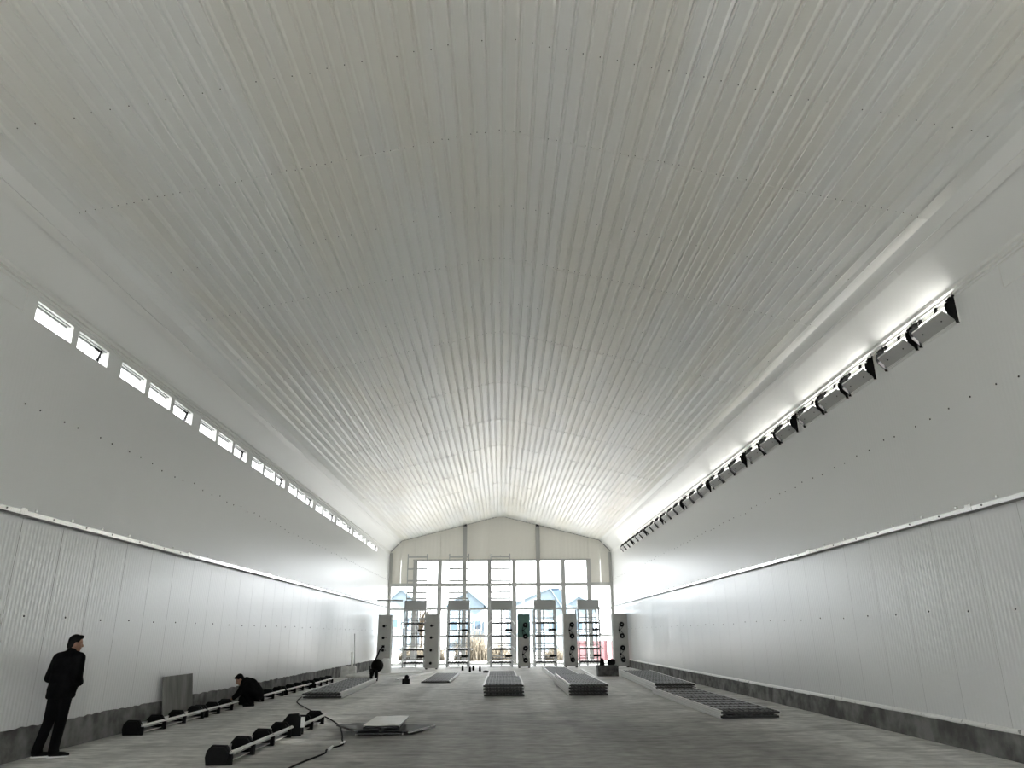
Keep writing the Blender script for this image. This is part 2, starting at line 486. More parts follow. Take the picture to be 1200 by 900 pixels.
# ------------------------------------------------------------------ ribbed ceiling sheets with lapped joints
def ceiling():
    mb = MB()
    seams = [YF, -5.85, -2.1, 1.65, 5.4, 9.13, 13.04, 16.81, 20.6, 24.45, 28.15, 31.9, 35.65, 39.4, 43.1, YE]
    p = .2115
    def zr(x):
        a = abs(x); R = .45
        t = Z_RIDGE - (Z_RIDGE - Z_KINK) / X_KINK * a
        if a < R: t -= .05 * (1 - a / R) ** 2
        return t
    xs = []            # (x, drop, pan index)
    n = int(X_KINK / p)
    xs.append((-X_KINK, 0.0, -99))
    for i in range(-n, n + 1):
        c = i * p + .03
        if abs(c) > X_KINK - .05: continue
        for dx, d in ((-.046, 0), (-.026, .022), (-.015, .027), (-.004, .004), (.004, .004), (.015, .027), (.026, .022), (.046, 0)):
            xs.append((c + dx, d, i))
        xs.append((c + p / 2, None, i))
    xs = [t for t in xs if abs(t[0]) < X_KINK - .002 or t[2] == -99]
    xs.append((X_KINK, 0.0, 99))
    for a, b in zip(seams[:-1], seams[1:]):
        far = a > 12
        near_drop = .006 if a > 8 else .003
        rows = [a] + [a + (b - a) * t for t in (.04, .28, .5, .75, .97)] + [b]
        base = len(mb.v)
        vs, fs = [], []
        q = len(xs)
        lip = [random.uniform(-.007, .007) if far else 0 for _ in range(60)]
        # little lip face at the near edge
        for ri, y in enumerate(rows):
            t = ri / (len(rows) - 1)
            for x, d, i in xs:
                drop = near_drop * (1 - t)
                z = zr(x) - (d or 0) - drop
                if d is None and far and 0 < ri < len(rows) - 1:
                    z += random.uniform(-.006, .004)
                if far and ri == 0: z -= lip[i % 60] * .6
                if abs(x) > X_KINK - .01: z = zr(x)
                vs.append((x, y, z))
        for ri in range(len(rows) - 1):
            for k in range(q - 1):
                v = ri * q + k
                fs.append((v, v + 1, v + q + 1, v + q))
        mb.add(vs, fs, 0)
        # closing lip up to the roof at the near edge
        lv = []
        for k in range(q):
            x, y, z = vs[k]; lv += [(x, y, z), (x, y, z + near_drop + .03)]
        mb.add(lv, [(2 * k, 2 * k + 2, 2 * k + 3, 2 * k + 1) for k in range(q - 1)], 0)
    # screw heads in rows
    rows = [-3.9, -2.1, -.2, 1.65, 3.5, 5.4, 7.33, 9.13, 11.1, 13.0, 15.05, 16.77, 18.71, 20.56, 22.5, 24.4, 28.1]
    for y in rows:
        lap = any(abs(y - s) < .1 for s in seams)
        for i in range(-n, n + 1):
            for q in ((-.045, .045) if lap else (-.05,)):
                if random.random() < .12: continue
                x = i * p + .03 + q
                if abs(x) > X_KINK - .15: continue
                c = (x, y + random.uniform(-.02, .02) - (.03 if lap else 0), zr(x) - .004)
                mb.ellipsoid(c, (.008, .008, .009), 5, 4, 1)
    # roof deck behind the sheets (keeps the sky out)
    mb.add([(-W - .2, YF, Z_EAVE + .06), (-X_KINK, YF, Z_KINK + .12), (0, YF, Z_RIDGE + .12), (X_KINK, YF, Z_KINK + .12), (W + .2, YF, Z_EAVE + .06),
            (-W - .2, YE + .3, Z_EAVE + .06), (-X_KINK, YE + .3, Z_KINK + .12), (0, YE + .3, Z_RIDGE + .12), (X_KINK, YE + .3, Z_KINK + .12), (W + .2, YE + .3, Z_EAVE + .06)],
           [(i, i + 1, i + 6, i + 5) for i in range(4)], 0)
    struct('ceiling', mb, [M['ceil'], M['screw']], 'white ribbed steel sheet ceiling rising to a low ridge', 'ceiling')
ceiling()

# ------------------------------------------------------------------ end wall: cream panels over an open steel grid
def roofline(x):
    a = abs(x)
    if a <= X_KINK: return Z_RIDGE - (Z_RIDGE - Z_KINK) / X_KINK * a + .03
    return Z_KINK - (a - X_KINK) / (W - X_KINK) * (Z_KINK - Z_EAVE) + .03
mb = MB()
xs = [-W - .1, -X_KINK, -5.32, -3.74, -2.23, -.7, 0, .82, 2.3, 3.83, 5.42, X_KINK, W + .1]
for a, b in zip(xs[:-1], xs[1:]):
    g = .008
    mid = (a + b) / 2
    z0 = 4.62 if abs(mid) > 5.35 else 6.08
    def rl(x): return roofline(max(-W, min(W, x)))
    mb.prism([(a + g, z0), (b - g, z0), (b - g, rl(b) + .1), (a + g, rl(a) + .1)], 1, YE, YE + .08)
mb.prism([(x, z) for x, z in ((-W - .15, 6.1), (W + .15, 6.1), (W + .15, Z_EAVE), (X_KINK, Z_KINK + .1), (0, Z_RIDGE + .1), (-X_KINK, Z_KINK + .1), (-W - .15, Z_EAVE))], 1, YE + .082, YE + .12)
struct('wall_end', mb, M['endpan'], 'cream steel sheet gable over the open window grid of the far end', 'wall')
mb = MB()
for a, b in ((-W, -X_KINK), (-X_KINK, 0), (0, X_KINK), (X_KINK, W)):
    mb.bar((a, YE - .015, roofline(a) - .03), (b, YE - .015, roofline(b) - .03), .03, .05)
struct('trim_10', mb, M['seam'], 'thin dark edge line where the roof meets the far gable', 'trim')
k = 11
for i, (x, w) in enumerate(((-W + .06, .14), (-5.24, .17), (-3.74, .17), (-2.23, .15), (-.70, .15), (.82, .15), (2.30, .16), (3.83, .16), (5.40, .17), (W - .05, .14))):
    mb = MB()
    top = 6.1
    if i in (3, 6):
        top = roofline(x) - .05
        mb.box((x, YE - .08, top - .02), (.2, .18, .13), 1)
    if i in (0, 9): top = 6.5
    # lipped channel post
    w += .09
    mb.span((x - w / 2, YE - .06, 0), (x + w / 2, YE - .04, top))
    for sx in (-1, 1):
        mb.span((x + sx * w / 2, YE - .12, 0), (x + sx * (w / 2 - .012), YE + .05, top))
    struct('trim_%d' % k, mb, [M['post'], M['screw']], 'grey steel upright of the far window grid, %s from the left wall' % ORD[i], 'post'); k += 1
for i, (z, h, d) in enumerate(((6.05, .10, 'top'), (4.58, .20, 'second'), (3.17, .12, 'third'), (1.62, .11, 'fourth'), (.05, .10, 'bottom'))):
    mb = MB()
    x1 = 5.4 if i == 0 else W
    mb.span((-x1, YE - .10, z - h / 2), (x1, YE - .085, z + h / 2))
    for sz in (-1, 1):
        mb.span((-x1, YE - .10, z + sz * h / 2), (x1, YE + .02, z + sz * (h / 2 - .01)))
    struct('trim_%d' % k, mb, M['post'] if i < 4 else M['white'], 'grey steel crossbeam of the far window grid, %s row' % d, 'beam'); k += 1

# front wall behind the camera, unseen; its gateway is added and sized to let fill light in
mb = MB()
GW, GH = 3.7, 4.0
mb.span((-W - .15, YF - .1, 0), (-GW, YF, Z_EAVE))
mb.span((GW, YF - .1, 0), (W + .15, YF, Z_EAVE))
mb.span((-GW, YF - .1, GH), (GW, YF, Z_EAVE))
mb.prism([(-W - .15, Z_EAVE), (W + .15, Z_EAVE), (X_KINK, Z_KINK + .1), (0, Z_RIDGE + .1), (-X_KINK, Z_KINK + .1)], 1, YF - .1, YF)
struct('wall_front', mb, M['upper'], 'white steel front wall with an opening added for fill light', 'wall')

# ------------------------------------------------------------------ left wall openings: white reveals open to the sky
for i, (y, j) in enumerate(OPEN):
    mb = MB()
    x0, x1 = -W + .006, -W - .19
    for a, b in ((y, y + .022), (y + .978, y + 1.0)):
        mb.span((x0, a, OPEN_Z0), (x1, b, OPEN_Z1))
    mb.span((x0, y, OPEN_Z0), (x1 + .03, y + 1.0, OPEN_Z0 + .012))
    mb.span((x0, y, OPEN_Z1 - .02), (x1, y + 1.0, OPEN_Z1))
    o = struct('window_%d' % (i + 1), mb, M['white'], 'white framed open air slot under the left eave, %s from the near end' % ORD[i], 'window')
    m2 = MB()      # stops under the head
    m2.span((x0 - .05, y + .03, OPEN_Z1 - .036), (x0 - .07, y + .97, OPEN_Z1 - .02)); m2.span((x0 - .11, y + .03, OPEN_Z1 - .05), (x0 - .13, y + .97, OPEN_Z1 - .02))
    tag(m2.build('window_stop', M['hood'], o), 'grey slats under the head', None)
    if j == 2:     # third of each bay carries the black flap bracket and a rod
        m3 = MB()
        m3.box((x0 - .06, y + .72, OPEN_Z1 - .075), (.03, .16, .03))
        m3.tube([(x0 - .06, y + .84, OPEN_Z1 - .03), (x0 - .1, y + .84, OPEN_Z0 + .05)], .012, 6)
        m3.tube([(x0 - .06, y + .84, OPEN_Z0 + .16), (x0 - .1, y + .66, OPEN_Z0 + .02)], .008, 6)
        m3.tube([(x0 - .12, y + .93, OPEN_Z1 - .03), (x0 - .12, y + .80, OPEN_Z0 + .02)], .012, 6)
        tag(m3.build('bracket', M['black'], o), 'black flap bracket', None)
# sealed blank openings nearest the camera on both walls: thin outlines
for s, y0, z0, z1, i in ((-1, 8.72, 6.06, 6.39, 27), (1, 7.92, 6.06, 6.39, 28)):
    mb = MB()
    x = s * (W - .004)
    mb.span((s * W, y0, z0), (x, y0 + 1.0, z1), 1)
    for a, b in (((y0, z0), (y0 + 1, z0)), ((y0 + 1, z0), (y0 + 1, z1)), ((y0 + 1, z1), (y0, z1)), ((y0, z1), (y0, z0))):
        mb.bar((x, a[0], a[1]), (x, b[0], b[1]), .012, .012, 0)
    struct('window_%d' % i, mb, [M['trim'], M['upper']], 'sealed blank panel outline near the camera on the %s wall' % ('left' if s < 0 else 'right'), 'panel')

# ------------------------------------------------------------------ right wall air inlets (origin: bottom centre of opening on the wall face, +x points into the hall)
PLATE = [(.0, -.05), (.05, -.055), (.065, .0), (.155, .09), (.185, .17), (.17, .26), (.115, .28), (.12, .34), (.08, .37), (.045, .36), (.03, .44), (.0, .45)]
def wall_inlet():
    root = thing('air_inlet', '', 'air inlet')
    mb = MB()
    mb.span((0, -.52, -.045), (.012, .52, -.005)); mb.span((0, -.52, .325), (.012, .52, .36))
    for a in (-.52, .49): mb.span((0, a, -.045), (.012, a + .03, .36))
    mb.span((-.16, -.49, -.012), (.03, .49, .0)); mb.span((-.16, -.49, .312), (.02, .49, .322))
    for a in (-.5, .488): mb.span((-.16, a, -.01), (.01, a + .012, .32))
    mb.build('frame', M['white'], root)
    for a in (-.512, .498):
        mb = MB(); mb.prism(PLATE, 1, a, a + .014)
        mb.tube([(.12, a - .01, .30), (.12, a + .025, .30)], .022, 8)
        mb.build('end_plate', M['black'], root)
    # flap: hinged at the bottom, leaning into the hall, white folded lip on top
    mb = MB()
    sl = Matrix.Rotation(math.radians(-47), 3, 'Y')
    mb.add([(.018, -.485, -.004), (.19, -.43, .155), (.19, .43, .155), (.018, .485, -.004), (.005, -.485, .012), (.175, -.43, .172), (.175, .43, .172), (.005, .485, .012)],
           [(0, 1, 2, 3), (4, 7, 6, 5), (0, 4, 5, 1), (3, 2, 6, 7), (0, 3, 7, 4), (1, 5, 6, 2)])
    fl = mb.build('flap', M['flap'], root)
    mb = MB()
    mb.add([(.192, -.43, .152), (.192, .43, .152), (.170, .46, .192), (.170, -.46, .192), (.184, -.43, .158), (.184, .43, .158), (.162, .46, .188), (.162, -.46, .188)],
           [(0, 1, 2, 3), (4, 7, 6, 5), (0, 4, 5, 1), (2, 6, 7, 3), (0, 3, 7, 4), (1, 5, 6, 2)])
    tag(mb.build('lip', M['white'], fl), 'white folded lip', None)
    for a in (-.26, .26):
        mb = MB(); mb.ellipsoid((.115, a, .072), (.012, .014, .012), 6, 4)
        tag(mb.build('screw', M['screw'], fl), 'dark screw head', None)
    for a in (-.40, .05, .42):
        mb = MB(); mb.box((.02, a, .36), (.05, .04, .05)); mb.tube([(.03, a, .34), (.06, a, .30)], .01, 6)
        mb.build('clip', M['black'], root)
    return root
proto = wall_inlet()
for i, (y, j) in enumerate(OPEN):
    o = proto if i == 0 else copy_tree(proto)
    o.location = (W, y + .5, OPEN_Z0 + .0)
    o.rotation_euler = (0, 0, PI)
    o['label'] = 'grey flapped air inlet with black end plates, %s from near end of right eave' % ORD[i]
    o['group'] = 'air inlets under the right eave'

# ------------------------------------------------------------------ cage end units
TIERS = (.24, .92, 1.60, 2.28)
YC = 43.0
def cage(idx, x, ladder, motor_tiers=(.57, 1.92)):
    root = thing('cage_end_unit', '', 'cage', (x, YC, 0), 0, 'cage ends standing at the far grid')
    hw, d, ht = .585, 1.3, 3.02
    for sx in (-1, 1):
        for yy in (.03, d):
            mb = MB()
            mb.span((sx * hw - .045, yy - .03, .0), (sx * hw + .045, yy - .02, ht)); mb.span((sx * hw - .03 * sx, yy - .03, 0), (sx * hw - .02 * sx, yy + .03, ht))
            mb.build('post', M['steel'], root)
    mb = MB(); mb.span((-.05, d - .03, 0), (.05, d, ht)); mb.build('middle_post', M['steel'], root)
    # hood on top: box with sloped front
    mb = MB()
    mb.prism([(-.02, 2.98), (.45, 2.98), (.45, 3.52), (.06, 3.52), (-.02, 3.06)], 0, -hw - .01, hw + .03)
    h = mb.build('hood', M['hood'], root)
    mb = MB(); mb.span((-hw - .03, -.03, 2.96), (hw + .05, 0, 3.03)); mb.build('lip', M['steel'], h)
    for z in (.57, .62 + .58, 1.92, 2.55):
        mb = MB(); mb.span((-hw, -.01, z - .03), (hw, .02, z + .03)); mb.build('crossbar', M['steel'], root)
    mb = MB(); mb.span((-hw, -.01, 2.62 + .12), (hw, .02, 2.62 + .145)); mb.build('crossbar', M['steel'], root)
    for t, z in enumerate(TIERS):
        # belt roller with toothed scraper
        mb = MB()
        mb.tube([(-hw + .03, .10, z), (hw - .03, .10, z)], .045, 10)
        n = 13
        for q in range(n):
            xx = -hw + .08 + q * (2 * hw - .16) / (n - 1)
            mb.box((xx, .03, z + (.035 if q % 2 else -.03)), (.055, .05, .055))
        r = mb.build('belt_roller', M['darkwire'], root)
        mb = MB(); mb.span((-hw + .02, .14, z + .05), (hw - .02, d, z + .065)); tag(mb.build('manure_belt', M['white'], r), 'white belt', None)
        for sx in (-1, 1):
            mb = MB()
            mb.bar((sx * (hw - .02), -.03, z + .16), (sx * (hw + .17), -.03, z - .02), .035, .05)
            mb.bar((sx * (hw + .17), -.03, z - .02), (sx * (hw + .17), d, z - .02), .03, .06)
            mb.build('feed_trough', M['white'], root)
        # wire floor and partition
        mb = MB()
        for q in range(7):
            xx = -hw + q * 2 * hw / 6
            mb.tube([(xx, .12, z + .18), (xx, d, z + .22)], .008, 4)
        for q in range(5):
            mb.tube([(-hw, .15 + q * .28, z + .18), (hw, .15 + q * .28, z + .18)], .008, 4)
        mb.build('wire_floor', M['wire'], root)
    for z in motor_tiers:
        mb = MB()
        mb.span((.2, -.14, z - .07), (.5, .05, z + .06)); mb.tube([(.5, -.05, z), (.60, -.05, z)], .05, 8); mb.span((.28, -.18, z - .03), (.42, -.13, z + .04))
        tag(mb.build('drive_motor', M['black'], root), 'black drive motor', None)
    if ladder:
        mb = MB()
        for xx in (-.62, .50):
            mb.tube([(xx, 1.0, .0), (xx, 1.0, 6.18)], .028, 6)
        lf = mb.build('tall_frame', M['steel'], root)
        for z in (6.0, 5.33, 4.66, 4.0, 3.66):
            mb = MB(); mb.span((-.62, .96, z - .045), (.50, 1.04, z + .045)); mb.box((-.06, .99, z + .05), (.06, .05, .07))
            mb.build('rung', M['post'], lf)
    return root
CX = ((-4.80, 1, 'leftmost cage end with grey hood and tall open frame reaching the cream gable'),
      (-2.38, 1, 'grey hooded cage end with tall open frame, second from the left wall'),
      (.03, 1, 'middle cage end of five with grey hood under a tall open frame'),
      (2.46, 0, 'short grey hooded cage end without tall frame, between two pulley panels'),
      (4.90, 0, 'rightmost cage end with grey hood in front of the red hoarding outside'))
for i, (x, l, lab) in enumerate(CX):
    c = cage(i, x, l); c['label'] = lab

# ------------------------------------------------------------------ drive cabinets between the cages
def cabinet(x, w, y, label, dots, green=False, depth=.7):
    root = thing('drive_cabinet', label, 'drive cabinet', (x, y, 0), 0, 'pulley panels between the cage ends')
    H = 2.72
    mb = MB()
    mb.span((-w / 2, 0, .05), (w / 2, depth, H))
    for sx in (-1, 1): mb.span((sx * w / 2, -.02, .05), (sx * (w / 2 - .03), 0, H))
    mb.span((-w / 2, -.02, H - .03), (w / 2, 0, H)); mb.span((-w / 2, -.02, .05), (w / 2, 0, .09))
    for z in ((1.25, 1.9) if dots else ()): mb.span((-w / 2 + .05, -.004, z), (w / 2 - .05, 0.0, z + .012))
    mb.build('housing', M['panel'], root)
    if green:
        mb = MB(); mb.span((-w / 2 + .01, -.026, 1.55), (w / 2 - .01, -.02, H - .02))
        tag(mb.build('upper_cover', M['green'], root), 'dark green upper cover', None)
    for sx in (-1, 1):
        mb = MB(); mb.box((sx * (w / 2 - .08), .1, .025), (.1, .14, .05)); mb.build('foot', M['black'], root)
    zs = (.38, .98, 1.58, 2.16) if not dots else (.30, .93, 1.55, 2.14)
    ps = []
    for z in zs:
        r = .13 if not dots else .07
        px = .08 if not dots else -.04
        mb = MB()
        mb.tube([(px, 0, z), (px, -.07, z)], r, 16); mb.tube([(px, -.07, z), (px, -.09, z)], r * .45, 10)
        p = mb.build('pulley', M['black'], root)
        ps.append((px, z))
        if not dots:
            m2 = MB(); m2.tube([(px, -.085, z), (px, -.1, z)], r * .25, 8); tag(m2.build('hub', M['steel'], p), 'steel hub', None)
        else:
            m2 = MB(); m2.box((px + .13, -.02, z), (.05, .03, .03)); m2.build('latch', M['screw'], p)
    if not dots:
        for a, b in ((0, 1), (2, 3)):
            (xa, za), (xb, zb) = ps[a], ps[b]
            mz = (za + zb) / 2
            mb = MB()
            mb.tube([(xa - .11, -.04, za + .05), (xa - .17, -.04, mz), (xb - .11, -.04, zb - .05)], .014, 6)
            mb.tube([(xa + .1, -.04, za + .08), (xa - .10, -.04, mz), (xb + .1, -.04, zb - .08)], .014, 6)
            mb.tube([(xa - .135, -.02, mz), (xa - .135, -.06, mz)], .05, 10)
            mb.build('belt', M['rubber'], root)
    return root
cabinet(-6.18, .70, 41.2, 'grey drive cabinet with small knobs, against the left wall', True)
cabinet(-3.60, .68, 40.6, 'grey drive cabinet with small knobs, between first and second cage ends', True)
cabinet(1.23, .66, 41.6, 'narrow drive cabinet with dark green upper cover right of the middle cage', False, True, .5)
cabinet(3.74, .72, 41.6, 'grey drive cabinet with four black pulleys, between the two right cage ends', False)
cabinet(6.40, .80, 41.4, 'grey drive cabinet with four black pulleys, against the right wall', False, False, .6)

# pipe reaching from the left wall to the first cage, thin feed line between cages
mb = MB(); mb.tube([(-6.8, 42.2, 3.50), (-5.45, 42.6, 3.50)], .045, 8)
tag(mb.build('steel_pipe', M['hood']), 'dark pipe fixed high between left wall rail and first cage', 'pipe')

# ------------------------------------------------------------------ wire racks lying on the floor
def rack(L_, w, rungs, dark=False):
    """a ladder-like cage section: two folded side rails, rungs and a wire mesh; local y from 0 to L_"""
    root = thing('cage_rack', '', 'wire rack')
    h = .075
    for sx in (-1, 1):
        mb = MB()
        mb.span((sx * w / 2, 0, 0), (sx * (w / 2 - .012), L_, h)); mb.span((sx * w / 2, 0, h - .01), (sx * (w / 2 - .05), L_, h)); mb.span((sx * w / 2, 0, 0), (sx * (w / 2 - .05), L_, .01))
        mb.span((sx * w / 2, 0, h * .4), (sx * (w / 2 + .015), L_, h * .6))
        tag(mb.build('side_rail', M['white'], root), 'white folded side rail', None)
    for i in range(rungs + 1):
        y = .02 + (L_ - .04) * i / rungs
        mb = MB()
        mb.span((-w / 2 + .012, y - .02, .015), (w / 2 - .012, y + .02, .055 if i % rungs == 0 else .076))
        mb.build('rung', M['darkwire'] if i % rungs == 0 else M['steel'], root)
    mb = MB()
    n = int(L_ / .085)
    for i in range(n):
        y = .04 + (L_ - .08) * i / (n - 1)
        mb.bar((-w / 2 + .01, y, .05), (w / 2 - .01, y, .05), .014, .014)
    for i in range(12):
        x = -w / 2 + .05 + (w - .1) * i / 11
        mb.bar((x, .01, .06 + .006 * (i % 2)), (x, L_ - .01, .06 + .006 * (i % 2)), .014, .014, 1)
    for i in range(rungs):   # clips that give the mesh its bristly look
        for q in range(6):
            mb.box((-w / 2 + .1 + q * (w - .2) / 5 + random.uniform(-.03, .03), .1 + L_ * i / rungs + random.uniform(-.08, .25) * L_ / rungs, .056), (.04, .05, .03), 1)
    mb.build('wire_mesh', [M['darkwire'], M['wire']], root)
    return root
def stack(x, y, n, L_, w, rungs, where, rot=0.0, group=None, jit=.03, z0=0.0):
    first = None
    for i in range(n):
        r = rack(L_, w, rungs) if first is None else copy_tree(first)
        first = first or r
        r.location = (x + (random.uniform(-jit, jit) if i else 0), y + (random.uniform(-.1, .1) if i else 0), z0 + i * .081)
        r.rotation_euler = (0, 0, rot + (random.uniform(-.006, .006) if i else 0))
        if n == 1: pos = 'single flat '
        else: pos = {0: 'bottom ', n - 1: 'topmost '}.get(i, ORD[i] + ' from the floor ')
        r['label'] = (pos + 'wire rack ' + where)
        if n > 1: r['group'] = 'wire racks ' + where
stack(.09, 22.3, 4, 4.9, 1.16, 8, 'of the tall pile in the middle of the floor')
stack(.09, 27.5, 2, 7.4, 1.14, 12, 'of the low pile behind the middle floor pile')
stack(2.47, 22.35, 4, 6.2, 1.12, 10, 'of the tall pile right of the floor centre')
stack(2.58, 28.9, 2, 10.0, 1.10, 16, 'of the low pile running toward the far right cages')
stack(5.05, 16.2, 2, 7.0, 1.22, 11, 'of the pile nearest the right wall kerb')
stack(5.22, 23.5, 3, 9.2, 1.22, 14, 'of the far pile along the right wall', -.045)
stack(-4.95, 22.1, 2, 7.6, 1.08, 12, 'of the pile beside the left wall inlets', .035)
stack(-2.38, 28.8, 1, 6.5, 1.06, 10, 'on the floor left of the middle piles')

# ------------------------------------------------------------------ air inlet assemblies waiting on the floor
OCT = [(-.15, 0), (.15, 0), (.17, .10), (.165, .165), (.10, .245), (-.09, .25), (-.155, .18), (-.17, .10)]
def floor_inlet(L_, plates):
    root = thing('air_inlet_assembly', '', 'air inlet')
    mb = MB()
    mb.span((-.13, .12, .03), (.13, L_ - .1, .042)); mb.span((-.15, .12, .03), (-.138, L_ - .1, .15))
    mb.build('back_tray', M['white'], root)
    mb = MB()
    mb.span((.155, .03, .140), (.185, L_ + .06, .163)); mb.span((.155, .03, .150), (.162, L_ + .06, .175))
    tag(mb.build('front_rail', M['white'], root), 'bright white rail', None)
    n = len(plates)
    for a, b in zip(plates[:-1], plates[1:]):
        mb = MB()
        mb.add([(.15, a + .06, .12), (.15, b - .06, .12), (-.13, b - .06, .07), (-.13, a + .06, .07), (.15, a + .06, .105), (.15, b - .06, .105), (-.13, b - .06, .055), (-.13, a + .06, .055)],
               [(0, 1, 2, 3), (4, 7, 6, 5), (0, 4, 5, 1), (1, 5, 6, 2), (2, 6, 7, 3), (3, 7, 4, 0)])
        f = mb.build('flap', M['flap'], root)
        mb = MB(); mb.ellipsoid((.05, a + .25, .11), (.022, .022, .016), 6, 4); mb.ellipsoid((-.11, a + .2, .10), (.03, .03, .05), 6, 4)
        tag(mb.build('fixing', M['black'], f), 'black fixing', None)
    for p in plates:
        mb = MB()
        mb.prism(OCT, 1, p - .03, p + .03)
        mb.prism([(u * .8, .03 + v * .8) for u, v in OCT], 1, p - .06, p + .06)
        mb.span((.15, p - .03, 0), (.19, p + .03, .135))
        tag(mb.build('end_plate', M['black'], root), 'black octagonal end plate', None)
    return root
A = floor_inlet(2.95, (.06, .98, 1.92, 2.86))
rows = [((-3.80, 10.95), -.012, 'white air inlet frame with black plates, on the floor at the lower frame edge'),
        ((-6.50, 14.25), 0.0, 'air inlet frame on the floor in front of the leaning grey board'),
        ((-6.5, 20.3), -.0, 'air inlet frame right behind the crouching person'),
        ((-6.48, 23.45), .0, 'air inlet frame by the left kerb, second beyond the crouching person'),
        ((-6.42, 26.7), .01, 'air inlet frame by the left kerb, farthest from the camera')]
for i, ((x, y), rz, lab) in enumerate(rows):
    o = A if i == 0 else copy_tree(A)
    o.location = (x, y, 0); o.rotation_euler = (0, 0, rz); o['label'] = lab
    o['group'] = 'air inlet frames waiting on the floor'
B = floor_inlet(1.95, (.06, .75, 1.6))
B.location = (-3.68, 14.22, 0); B.rotation_euler = (0, 0, -.01)
B['label'] = 'shorter air inlet frame nearest the stacked cream sheets'; B['group'] = 'air inlet frames waiting on the floor'
D = copy_tree(B)
D.location = (-6.5, 17.3, 0); D.rotation_euler = (0, 0, 0)
D['label'] = 'short air inlet frame by the left kerb in front of the crouching person'
# taller black case at its near end
t = thing('motor_case', 'squat black plastic case between the two floor inlet frames', 'case', (-3.62, 13.98, 0), .1)
mb = MB(); mb.prism([(-.14, 0), (.15, 0), (.16, .26), (.08, .36), (-.08, .35), (-.17, .24), (-.17, .08)], 1, -.10, .0)
mb.build('body', M['black'], t)
mb = MB(); mb.span((.14, -.11, .14), (.2, -.03, .3)); tag(mb.build('bracket', M['white'], t), 'white bracket', None)
t.location = (-3.62, 14.08, 0)

# ------------------------------------------------------------------ leaning board
t = thing('plywood_board', 'weathered grey board leaning on the left wall behind floor inlets', 'board')
mb = MB()
rot = Matrix.Rotation(math.radians(-7.5), 3, 'Y')
mb.box((0, 0, .44), (.03, 1.45, .88), 0)
o = mb.build('board_face', M['board'], t)
t.location = (-6.69, 16.72, 0.004); t.rotation_euler = (0, math.radians(-7.0), 0)

# ------------------------------------------------------------------ stacked sheets on the floor
def bent_sheet(w, l, lip, mats, name, label):
    t = thing(name, label, 'metal sheet', group='cream sheets stacked on the floor')
    mb = MB()
    n = 8
    vs, fs = [], []
    for i in range(n + 1):
        x = -w / 2 + w * i / n
        z = .003 * math.sin(i * 1.3)
        for y in (0, l):
            vs += [(x, y, z), (x, y, z + .012)]
    for i in range(n):
        a = 4 * i
        fs += [(a, a + 4, a + 6, a + 2), (a + 1, a + 3, a + 7, a + 5), (a, a + 1, a + 5, a + 4), (a + 2, a + 6, a + 7, a + 3)]
    fs += [(0, 2, 3, 1), (4 * n, 4 * n + 1, 4 * n + 3, 4 * n + 2)]
    mb.add(vs, fs)
    mb.build('sheet_face', mats[0], t)
    mb = MB(); mb.span((-w / 2, 0, -lip), (-w / 2 + .012, l, .012)); mb.span((w / 2 - .012, 0, -lip), (w / 2, l, .012))
    tag(mb.build('folded_edge', mats[1], t), 'pale folded edge', None)
    return t
specs = [(-2.10, 13.95, .028, .06, .80, 1.3, 'bottom sheet of the cream stack on the floor'),
         (-1.86, 14.02, .064, -.42, .60, .95, 'splayed sheet poking out right of the cream stack'),
         (-2.30, 13.95, .100, .50, .50, 1.0, 'crooked sheet poking out left of the cream stack'),
         (-2.06, 13.86, .136, .03, .62, 1.5, 'sheet second from the top of the cream stack'),
         (-2.05, 13.82, .172, .01, .62, 1.55, 'topmost cream sheet with white folded edges, lying on the stack')]
for x, y, z, rz, w, l, lab in specs:
    t = bent_sheet(w, l, .018, (M['sheet'] if z > .14 else M['dark_shaded_sheet'], M['white'] if z > .14 or z < .08 else M['dark_shaded_sheet']), 'metal_sheet', lab)  # lower sheets dark: splayed ones, plus the stack's side shadow painted in
    t.location = (x, y, z); t.rotation_euler = (0, 0, rz)

# ------------------------------------------------------------------ cable
def spline(pts, n=10):
    out = []
    P = [Vector(p) for p in pts]
    for i in range(len(P) - 1):
        p0, p1, p2, p3 = P[max(i - 1, 0)], P[i], P[i + 1], P[min(i + 2, len(P) - 1)]
        for k in range(n):
            t = k / n
            out.append(.5 * ((2 * p1) + (-p0 + p2) * t + (2 * p0 - 5 * p1 + 4 * p2 - p3) * t * t + (-p0 + 3 * p1 - 3 * p2 + p3) * t ** 3))
    out.append(P[-1])
    return out
t = thing('power_cable', 'black cable snaking across the floor past the cream sheets', 'cable')
pts = [(-5.75, 26.0, .012), (-5.72, 23.6, .012), (-5.40, 21.2, .012), (-4.75, 19.4, .012), (-4.15, 18.0, .012), (-3.62, 16.85, .012), (-3.25, 15.9, .012), (-3.02, 15.2, .012),
       (-2.88, 14.6, .012), (-2.74, 14.0, .012), (-2.62, 13.4, .012), (-2.50, 12.85, .012), (-2.62, 12.3, .012), (-2.58, 11.9, .012), (-2.72, 11.0, .012), (-2.78, 10.2, .012), (-2.9, 9.4, .012)]
mb = MB(); mb.tube(spline(pts), .012, 6); mb.build('flex', M['rubber'], t)
for a in (( -2.51, 12.95), (-2.59, 12.42)):
    mb = MB(); mb.tube([(a[0] - .01, a[1] + .14, .014), (a[0] - .01, a[1] - .14, .014)], .024, 8)
    tag(mb.build('tape', M['white'], t), 'white tape wrap', None)

